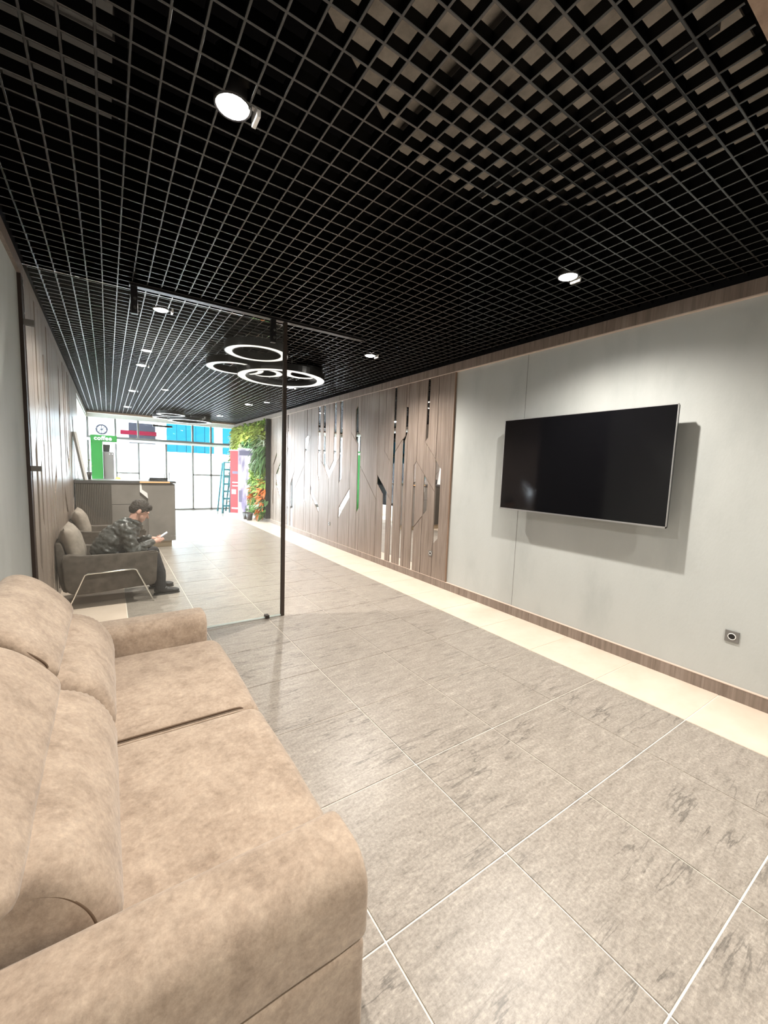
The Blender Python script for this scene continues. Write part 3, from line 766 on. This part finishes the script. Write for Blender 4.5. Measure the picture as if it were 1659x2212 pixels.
# ------------------------------------------------------------------ seated person
def person():
    V_ = Vector
    yc = 5.50
    hc = V_((.300, yc, .985))
    from mathutils import Euler
    rt = Euler((0, math.radians(32), 0))
    R = rt.to_matrix()
    def hp(x, y, z): return hc + R @ V_((x, y, z))
    body = []
    # head: skull, jaw, nose, ears, brow
    body.append(ico(hp(-.012, 0, .022), (.095, .074, .098), rt)); body.append(ico(hp(.028, 0, -.045), (.062, .054, .075), rt))
    body.append(caps(hp(.082, 0, .0), .009, hp(.105, 0, -.032), .014, 8)); body.append(ico(hp(.062, 0, -.098), (.026, .024, .02), rt))
    body.append(ico(hp(.083, 0, -.066), (.012, .024, .006), rt, 2)); body.append(ico(hp(.084, 0, -.078), (.011, .022, .006), rt, 2))
    body.append(caps(hp(.078, -.045, .022), .010, hp(.078, .045, .022), .010, 8))
    for s in (-1, 1): body.append(ico(hp(-.015, s * .077, -.012), (.020, .009, .032), rt, 2))
    # neck and trunk
    body += chain([(hp(-.02, 0, -.05), .055), ((.215, yc, .845), .056), ((.15, yc, .76), .105), ((.03, yc, .66), .115), ((-.04, yc, .52), .125)])
    arms = []
    for s, sh, el, wr in ((-1, (.165, yc - .165, .775), (.205, yc - .225, .545), (.395, yc - .10, .622)), (1, (.165, yc + .165, .775), (.235, yc + .215, .565), (.385, yc + .085, .645))):
        body += chain([((.15, yc + s * .06, .775), .07), (sh, .055), (el, .040), (wr, .026)])
        arms.append((s, sh, el, wr))
    legs = []
    for s, hip, kn, an in ((-1, (-.03, yc - .085, .485), (.415, yc - .115, .462), (.478, yc - .13, .085)), (1, (-.03, yc + .085, .485), (.43, yc + .14, .465), (.45, yc + .18, .085))):
        body += chain([(hip, .085), (kn, .052), (an, .034), ((an[0] + .10, an[1], .040), .016)])
        legs.append((s, hip, kn, an))
    # phone frame and hands holding it
    pc = V_((.510, yc, .676)); pd = V_((.82, 0, .57)).normalized(); pn = V_((-.57, 0, .82))
    for s, sh, el, wr in arms:
        w = V_(wr); palm = pc - pd * .055 + V_((0, s * .040, 0)) - pn * .016
        body.append(caps(w, .025, palm, .027, 10)); body.append(ico(palm + pd * .012, (.036, .020, .028), None, 2))
        lens = (.062, .070, .064, .050)
        for k in range(4):
            a = palm + pd * (.030 - .017 * k + .012) - pn * .006
            b1 = a + V_((0, s * .012, 0)) - pn * .016 + pd * .010
            b2 = b1 + V_((0, -s * lens[k] * .5, 0)) - pn * .004
            b3 = b2 + V_((0, -s * lens[k] * .38, 0)) + pn * .006
            body += chain([(a, .0095), (b1, .009), (b2, .0085), (b3, .0075)], 8)
        t0 = palm - pd * .012 + pn * .014; t1 = t0 + pd * .032 + pn * .016; t2 = t1 + pd * .028 + V_((0, -s * .020, 0)) - pn * .002
        body += chain([(t0, .0125), (t1, .0105), (t2, .009)], 8)
    p = remeshed('person', body, 'skin', None, .0045, 2)
    tag(p, 'person in a dark quilted jacket bent over a phone, sitting in the near armchair', 'person')
    # hair
    hair = [ico(hp(-.020, 0, .040), (.102, .082, .092), rt), ico(hp(-.060, 0, .0), (.062, .072, .072), rt), caps(hp(.055, -.04, .085), .030, hp(.055, .04, .085), .030, 10), ico(hp(.066, 0, .070), (.030, .055, .024), rt, 2)]
    for s in (-1, 1): hair.append(ico(hp(-.005, s * .066, .030), (.045, .014, .035), rt, 2))
    remeshed('hair', hair, 'hair', p, .005, 2, lambda c, n: n * (.005 * noise.noise(c * 60)))
    # jacket
    jk = chain([((.215, yc, .845), .078), ((.16, yc, .775), .135), ((.03, yc, .665), .155), ((-.035, yc, .555), .158), ((-.03, yc, .50), .150)], 18)
    jk += [ico((.13, yc, .74), (.13, .20, .11), Euler((0, .5, 0))), ico((-.02, yc, .57), (.14, .19, .14)), ico((.03, yc, .665), (.14, .195, .12))]
    for s, sh, el, wr in arms:
        jk += chain([((.14, yc + s * .10, .77), .09), (sh, .078), (el, .066), (wr, .044)], 14)
    for k in range(18):
        a = 2 * PI * k / 18
        c0 = V_((.235, yc, .855)) + V_((math.cos(a) * .060, math.sin(a) * .072, -.03 * math.cos(a)))
        jk.append(ico(c0, (.020, .020, .032), None, 2))
    remeshed('jacket', jk, 'puffer', p, .006, 3, lambda c, n: n * (.010 * noise.noise(c * 22) + .003 * math.sin((c.z + .6 * c.x) * 95 + 3 * noise.noise(c * 9))))
    tr = [ico((-.03, yc, .485), (.135, .175, .095))]
    for s, hip, kn, an in legs:
        tr += chain([(hip, .098), (kn, .070), ((an[0] - .003, an[1], .26), .063), ((an[0], an[1], .075), .058)], 14)
    remeshed('trousers', tr, 'trouser', p, .006, 3, lambda c, n: n * (.003 * noise.noise(c * 24)))
    for s, hip, kn, an in legs:
        x, y = an[0], an[1]
        sh_ = [caps((x - .03, y, .055), .042, (x + .04, y, .058), .042), caps((x + .03, y, .046), .042, (x + .165, y, .034), .030), ico((x + .15, y, .036), (.055, .040, .028), None, 2), caps((x, y, .07), .044, (x, y, .105), .042)]
        so = remeshed('shoe', sh_, 'shoe', p, .005, 2)
        for vt in so.data.vertices: vt.co.z = max(vt.co.z, .012)
        prism('sole', [(x - .072, y - .03), (x - .04, y - .042), (x + .1, y - .042), (x + .19, y - .025), (x + .205, y), (x + .19, y + .025), (x + .1, y + .042), (x - .04, y + .042), (x - .072, y + .03)], 'z', 0.0, .016, 'sole', so)
    ph = empty('smartphone', tuple(pc)); tag(ph, 'pale smartphone held in both hands of the seated person', 'phone')
    def slab(nm, hl, hw, t0, t1, m):
        v = []
        for tt in (t0, t1):
            for a, b_ in ((-hl, -hw), (hl, -hw), (hl, hw), (-hl, hw)): v.append(pc + pd * a + V_((0, b_, 0)) + pn * tt)
        mk(nm, v, [(0, 1, 2, 3), (4, 7, 6, 5), (0, 4, 5, 1), (1, 5, 6, 2), (2, 6, 7, 3), (3, 7, 4, 0)], m, ph)
    slab('case', .078, .037, -.005, .004, 'phone'); slab('screen', .074, .034, .0042, .0050, 'diffuser')
person()

# ------------------------------------------------------------------ reception desk and what stands on it
def desk():
    e = empty('reception_desk', (.26, 8.75, 0)); tag(e, 'grey reception desk with ribbed and plain front panels', 'desk')
    y0 = 8.40
    box('body', XL + .04, 1.00, y0 + .03, 9.05, .12, 1.165, 'desk_laminate', e)
    box('toe_kick', XL + .04, .955, y0 + .06, 8.98, 0, .12, 'desk_kick', e)
    rb = box('ribbed_panel', XL + .04, .035, y0 + .012, y0 + .03, .12, 1.165, 'desk_ribbed', e)
    k = 0; x = XL + .045
    while x < .03:
        box('rib', x, x + .013, y0, y0 + .012, .12, 1.165, 'desk_ribbed', rb); x += .024
    box('front_panel', .04, .45, y0 + .008, y0 + .03, .12, 1.165, 'desk_laminate', e)
    for z in (.46, .80): box('panel_joint', .04, .45, y0 + .006, y0 + .009, z, z + .006, 'black_backing', e)
    prism('front_panel', [(.62, .12), (1.015, .12), (1.015, 1.165), (.455, 1.165), (.455, 1.02), (.58, .90), (.58, .12)], 'y', y0 - .005, y0 + .03, 'desk_laminate', e)
    prism('light_notch', [(.455, 1.165), (.455, 1.02), (.58, .90), (.57, 1.0), (.49, 1.06), (.48, 1.165)], 'y', y0 - .008, y0 + .0, 'white_gloss', e)
    box('counter_top', XL + .03, .46, y0 - .01, 9.08, 1.165, 1.215, 'desk_top', e, .004)
    box('counter_top', .455, 1.03, y0 - .03, 9.08, 1.175, 1.212, 'desk_top', e, .004)
    box('counter_edge', .455, .93, y0 - .034, y0 - .03, 1.18, 1.206, 'painted_underglow', e)  # edge strip carrying the counter's orange underglow in its colour
    sb = empty('leaning_sign', (-.4, 8.35, 1.2)); tag(sb, 'narrow white edged panel leaning on the desk against the left wall', 'sign')
    def lean(nm, x_, w, y_, d, m):
        mk(nm, [(x_ - .47 + .0, y_, 2.0), (x_ - .47 + w, y_, 2.0), (x_ - .345 + w, y_, 1.216), (x_ - .345, y_, 1.216), (x_ - .47, y_ + d, 2.0), (x_ - .47 + w, y_ + d, 2.0), (x_ - .345 + w, y_ + d, 1.216), (x_ - .345, y_ + d, 1.216)], [(0, 1, 2, 3), (7, 6, 5, 4), (0, 4, 5, 1), (1, 5, 6, 2), (2, 6, 7, 3), (3, 7, 4, 0)], m, sb)
    lean('dark_edge', -.005, .03, 8.44, .30, 'frame_grey'); lean('white_edge', .026, .03, 8.44, .30, 'white_gloss')
    lp = empty('laptop', (.80, 8.75, 1.213)); tag(lp, 'thin open laptop on the right end of the reception desk', 'laptop')
    box('keyboard_base', .62, .92, 8.62, 8.84, 1.213, 1.228, 'machine_dark', lp, .003)
    mk('lid', [(.62, 8.63, 1.229), (.92, 8.63, 1.229), (.92, 8.57, 1.262), (.62, 8.57, 1.262), (.62, 8.637, 1.233), (.92, 8.637, 1.233), (.92, 8.577, 1.268), (.62, 8.577, 1.268)], [(0, 1, 2, 3), (7, 6, 5, 4), (0, 4, 5, 1), (1, 5, 6, 2), (2, 6, 7, 3), (3, 7, 4, 0)], 'machine_dark', lp)
    fr = empty('desk_plant', (-.30, 8.85, 1.216)); tag(fr, 'little potted plant on the left end of the reception desk', 'plant')
    lathe('pot', -.30, 8.85, [(.05, 1.216), (.065, 1.34), (.055, 1.34), (.05, 1.30)], 'pot_dark', fr, 20)
    tube('stem', [(-.30, 8.85, 1.30), (-.295, 8.85, 1.42), (-.27, 8.85, 1.52)], .004, 'leaf_2', fr, 6)
    for a, z, l in ((.3, 1.42, .09), (2.4, 1.46, .08), (4.0, 1.5, .07), (5.3, 1.53, .07)):
        c = Vector((-.285, 8.85, z)); d = Vector((math.cos(a), math.sin(a), .5)).normalized(); s_ = d.cross(Vector((0, 0, 1))).normalized()
        mk('leaf', [c, c + d * l * .5 + s_ * l * .3, c + d * l, c + d * l * .5 - s_ * l * .3, c + d * l * .5 + Vector((0, 0, .006))], [(0, 1, 4), (1, 2, 4), (2, 3, 4), (3, 0, 4)], 'leaf_1', fr)
desk()

def coffee_stand():
    e = empty('coffee_stand', (-.07, 13.0, 0)); tag(e, 'green coffee booth frame with white lettering behind the reception desk', 'coffee stand')
    y = 13.0
    box('green_column', -.355, -.105, y, y + .5, 0, 2.20, 'green_board', e)
    box('green_header', -.105, .215, y, y + .5, 2.035, 2.20, 'green_board', e)
    box('shelf_light', -.10, .21, y + .002, y + .48, 2.015, 2.033, 'white_gloss', e)
    box('counter', -.105, .26, y + .02, y + .5, 0, 1.0, 'white_gloss', e)
    cu = bpy.data.curves.new('lettering', 'FONT'); cu.body = 'coffee'; cu.size = .145; cu.extrude = .004; cu.offset = .0035; cu.align_x = 'CENTER'; cu.align_y = 'CENTER'; cu.space_character = 1.08
    to = bpy.data.objects.new('tmp', cu); COL.objects.link(to)
    dg = bpy.context.evaluated_depsgraph_get(); dg.update(); me = bpy.data.meshes.new_from_object(to.evaluated_get(dg)); bpy.data.objects.remove(to)
    me.materials.clear()
    me.transform(Matrix.Translation((-.09, y - .004, 2.115)) @ Matrix.Rotation(PI / 2, 4, 'X'))
    _link('lettering', me, 'lettering', e)
    mc = empty('coffee_machine', (.03, 13.1, 1.0)); tag(mc, 'tall grey coffee machine with dark bean hopper in the green booth', 'coffee machine')
    box('body', -.10, .135, y + .03, y + .4, 1.0, 1.77, 'machine_grey', mc, .01)
    prism('bean_hopper', [(-.095, 1.775), (.045, 1.775), (.06, 1.95), (-.095, 1.965)], 'y', y + .06, y + .32, 'machine_dark', mc)
    box('lid', -.098, .065, y + .05, y + .33, 1.955, 1.975, 'white_gloss', mc)
    for x in (.045, .105): 
        vv, ff = tube_v([(x, y + .03, 1.72), (x, y + .015, 1.72)], .012, 10); mk('knob', vv, ff, 'white_gloss', mc)
    fb = empty('fruit', (.2, 13.05, 1.0)); tag(fb, 'yellow orange fruit beside the coffee machine', 'fruit')
    vv, ff = ico((.215, y + .1, 1.06), (.07, .07, .06)); mk('flesh', vv, ff, 'yellow_fruit', fb, True)
    tube('stalk', [(.215, y + .1, 1.115), (.22, y + .1, 1.135)], .006, 'leaf_2', fb, 6)
coffee_stand()

# ------------------------------------------------------------------ banners, ladder
def banner(x, y, w, h, m, ang, label, lean=.0):
    e = empty('roll_up_banner', (x, y, 0)); tag(e, label, 'banner', 'roll-up banners before the plant wall')
    d = Vector((math.cos(ang), math.sin(ang), 0)); n = Vector((-d.y, d.x, 0)); c = Vector((x, y, 0))
    def slab(nm, a0, a1, n0, n1, z0, z1, mm, ln_=0):
        v = [c + d * a + n * (q + (ln_ * z / h)) + Vector((0, 0, z)) for a in (a0, a1) for q in (n0, n1) for z in (z0, z1)]
        return mk(nm, v, BOXF, mm, e)
    slab('cassette', -w / 2 - .02, w / 2 + .02, -.07, .07, .0, .075, 'white_gloss')
    slab('sheet', -w / 2, w / 2, -.003, .003, .075, h, m, lean)
    slab('top_rail', -w / 2 - .01, w / 2 + .01, -.012, .012, h, h + .03, 'white_gloss', lean)
    slab('pole', -.012, .012, .02, .04, .07, h, 'silver', lean)
    return e, slab
e1, s1 = banner(3.30, 12.95, .50, 1.98, 'banner_red', -.75, 'deep red roll-up banner standing behind the pale one')
for z0, z1, a0, a1, mm in ((1.28, 1.36, -.18, .0, 'banner_dark'), (1.0, 1.03, -.18, .12, 'white_gloss'), (.9, .925, -.18, .06, 'white_gloss'), (.66, .80, -.20, -.06, 'white_gloss'), (.2, .24, -.2, .1, 'white_gloss')):
    s1('print_block', a0, a1, -.0045, -.003, z0, z1, mm)
e2, s2 = banner(3.42, 12.42, .52, 2.02, 'banner_print', -.62, 'pale pink and white roll-up banner in front of the plants')
for a0, a1, z0, z1 in ((-.22, .24, 1.84, 1.98), (-.24, -.14, .45, .80), (-.05, .0, .12, .35), (.08, .13, .12, .42)):
    s2('print_block', a0, a1, -.0045, -.003, z0, z1, 'banner_dark')
def ladder():
    e = empty('step_ladder', (3.05, 13.8, 0)); tag(e, 'pale blue step ladder leaning beside the plant wall by the windows', 'ladder')
    for x in (3.0, 3.22):
        tube('rail', [(x, 13.62, 0), (x + .12, 13.95, 1.62)], .036, 'ladder_blue', e, 6)
    for x in (2.98, 3.24): tube('rear_rail', [(x + .02, 14.35, 0), (x + .10, 13.98, 1.6)], .028, 'ladder_blue', e, 6)
    for k in range(6):
        t_ = (k + 1) / 7
        box('step', 3.0 + .12 * t_, 3.22 + .12 * t_, 13.60 + .33 * t_, 13.68 + .33 * t_, 1.62 * t_ - .03, 1.62 * t_ + .03, 'ladder_blue', e)
    box('top_cap', 3.11, 3.35, 13.91, 14.03, 1.60, 1.64, 'ladder_blue', e)
ladder()

# ------------------------------------------------------------------ plant wall
def clump(kind, seed):
    rd = random.Random(seed); v, f = [], []
    nl = 34 if kind != 'spike' else 22
    for i in range(nl):
        a = rd.uniform(0, 2 * PI); out = rd.uniform(.35, 1.0)
        base = Vector((0, rd.uniform(-.13, .13), rd.uniform(-.13, .13)))
        d = Vector((-rd.uniform(.25, 1.0), math.cos(a) * out, math.sin(a) * out - .15)).normalized()
        L = {'broad': rd.uniform(.10, .19), 'fern': rd.uniform(.14, .26), 'spike': rd.uniform(.18, .32), 'small': rd.uniform(.06, .11), 'trail': rd.uniform(.2, .4)}[kind]
        wd_ = {'broad': .34, 'fern': .13, 'spike': .10, 'small': .42, 'trail': .09}[kind] * L
        s = d.cross(Vector((rd.uniform(-.4, .4), rd.uniform(-.3, .3), 1))).normalized(); up = s.cross(d)
        pts = []
        for k in range(4):
            t_ = (k + 1) / 4
            c = base + d * L * t_ + Vector((0, 0, -1)) * L * (.9 if kind == 'trail' else .35) * t_ * t_
            w = wd_ * (math.sin(PI * min(.97, t_ * .86 + .10)))
            pts.append((c - s * w - up * .004, c + s * w - up * .004, c + up * .006))
        n = len(v); v.append(base)
        for q in pts: v += list(q)
        f += [(n, n + 1, n + 3), (n, n + 3, n + 2)]
        for k in range(3):
            p0 = n + 1 + 3 * k; p1 = p0 + 3
            f += [(p0, p1, p1 + 2, p0 + 2), (p0 + 2, p1 + 2, p1 + 1, p0 + 1)]
    me = bpy.data.meshes.new('plant_clump'); me.from_pydata([tuple(p) for p in v], [], f)
    return me
def plant_wall():
    e = empty('plant_wall', (XR, 13, 0)); tag(e, 'lush green living plant wall beside the entrance windows', 'plant wall')
    y0, y1 = 11.07, 14.8
    box('backing', XR - .12, XR - .03, y0, y1, .11, 2.82, 'soil', e)
    box('frame', XR - .16, XR - .03, y0 - .012, y0, .11, 2.82, 'black_metal', e)
    meshes = {}
    for i, kd in enumerate(['broad', 'fern', 'spike', 'small', 'trail']):
        for mt_ in ('leaf_0', 'leaf_1', 'leaf_2', 'leaf_3', 'leaf_4', 'leaf_orange', 'leaf_pale'):
            if (mt_ in ('leaf_orange', 'leaf_pale')) and kd != 'spike': continue
            me = clump(kd, i * 7 + len(mt_)); me.materials.append(MATS[mt_]); meshes[(kd, mt_)] = me
    rd = random.Random(3)
    ny, nz = 17, 12
    for i in range(ny):
        for j in range(nz):
            y = y0 + .1 + (y1 - y0 - .2) * (i + rd.uniform(-.25, .25) + .5) / ny; z = .18 + 2.58 * (j + rd.uniform(-.3, .3) + .5) / nz
            q = noise.noise(Vector((y * .9, z * 1.1, 2))) + rd.uniform(-.25, .25)
            if z > 2.35: mt_, kd = ('leaf_3', 'broad') if q > -.1 else ('leaf_1', 'small')
            elif z > 1.75 and 12.0 < y < 13.6: mt_, kd = 'leaf_4', 'small'
            elif y < 11.7 and z > 1.6: mt_, kd = ('leaf_4', 'trail') if q > 0 else ('leaf_2', 'trail')
            elif q > .3: mt_, kd = 'leaf_3', 'fern'
            elif q > .05: mt_, kd = 'leaf_1', 'broad'
            elif q > -.2: mt_, kd = 'leaf_0', 'fern'
            else: mt_, kd = 'leaf_2', 'broad'
            rn = rd.random()
            if z < 1.0 and rn < .16: mt_, kd = 'leaf_orange', 'spike'
            elif rn > .95: mt_, kd = 'leaf_pale', 'spike'
            o = bpy.data.objects.new('plant_clump', meshes[(kd, mt_)]); COL.objects.link(o); o.parent = e
            o.matrix_parent_inverse = Matrix.Translation((-XR, -13, 0))
            sc = rd.uniform(.8, 1.2)
            o.location = (XR - .12, y, z); o.rotation_euler = (rd.uniform(-.6, .6), 0, 0); o.scale = (sc, sc, sc)
    # dark planter stones at the foot
    for yy, s_ in ((12.0, .10), (11.7, .085)):
        b_ = empty('planter_pot', (3.30, yy, 0)); tag(b_, 'dark pot on the floor beside the pale banner' if yy > 11.9 else 'smaller dark pot at the near end of the plant wall', 'pot', 'pots at the foot of the plant wall')
        lathe('pot', 3.30, yy, [(s_ * .8, 0), (s_ * 1.15, .2), (s_ * 1.0, .2), (s_ * .9, .17)], 'pot_dark', b_, 20)
        lathe('soil', 3.30, yy, [(s_ * .93, .175), (.01, .185)], 'soil', b_, 16)
plant_wall()

# ventilation duct above the grid
du = empty('ventilation_duct', (-.2, 2.1, 3.2)); tag(du, 'dull metal ventilation duct above the ceiling grid, upper left corner', 'duct')
box('duct_body', XL + .03, .06, 1.2, 2.62, 3.2, 3.40, 'galvanised', du)
for y in (1.5, 2.1): box('flange', XL + .03, .068, y, y + .03, 3.19, 3.405, 'galvanised', du)
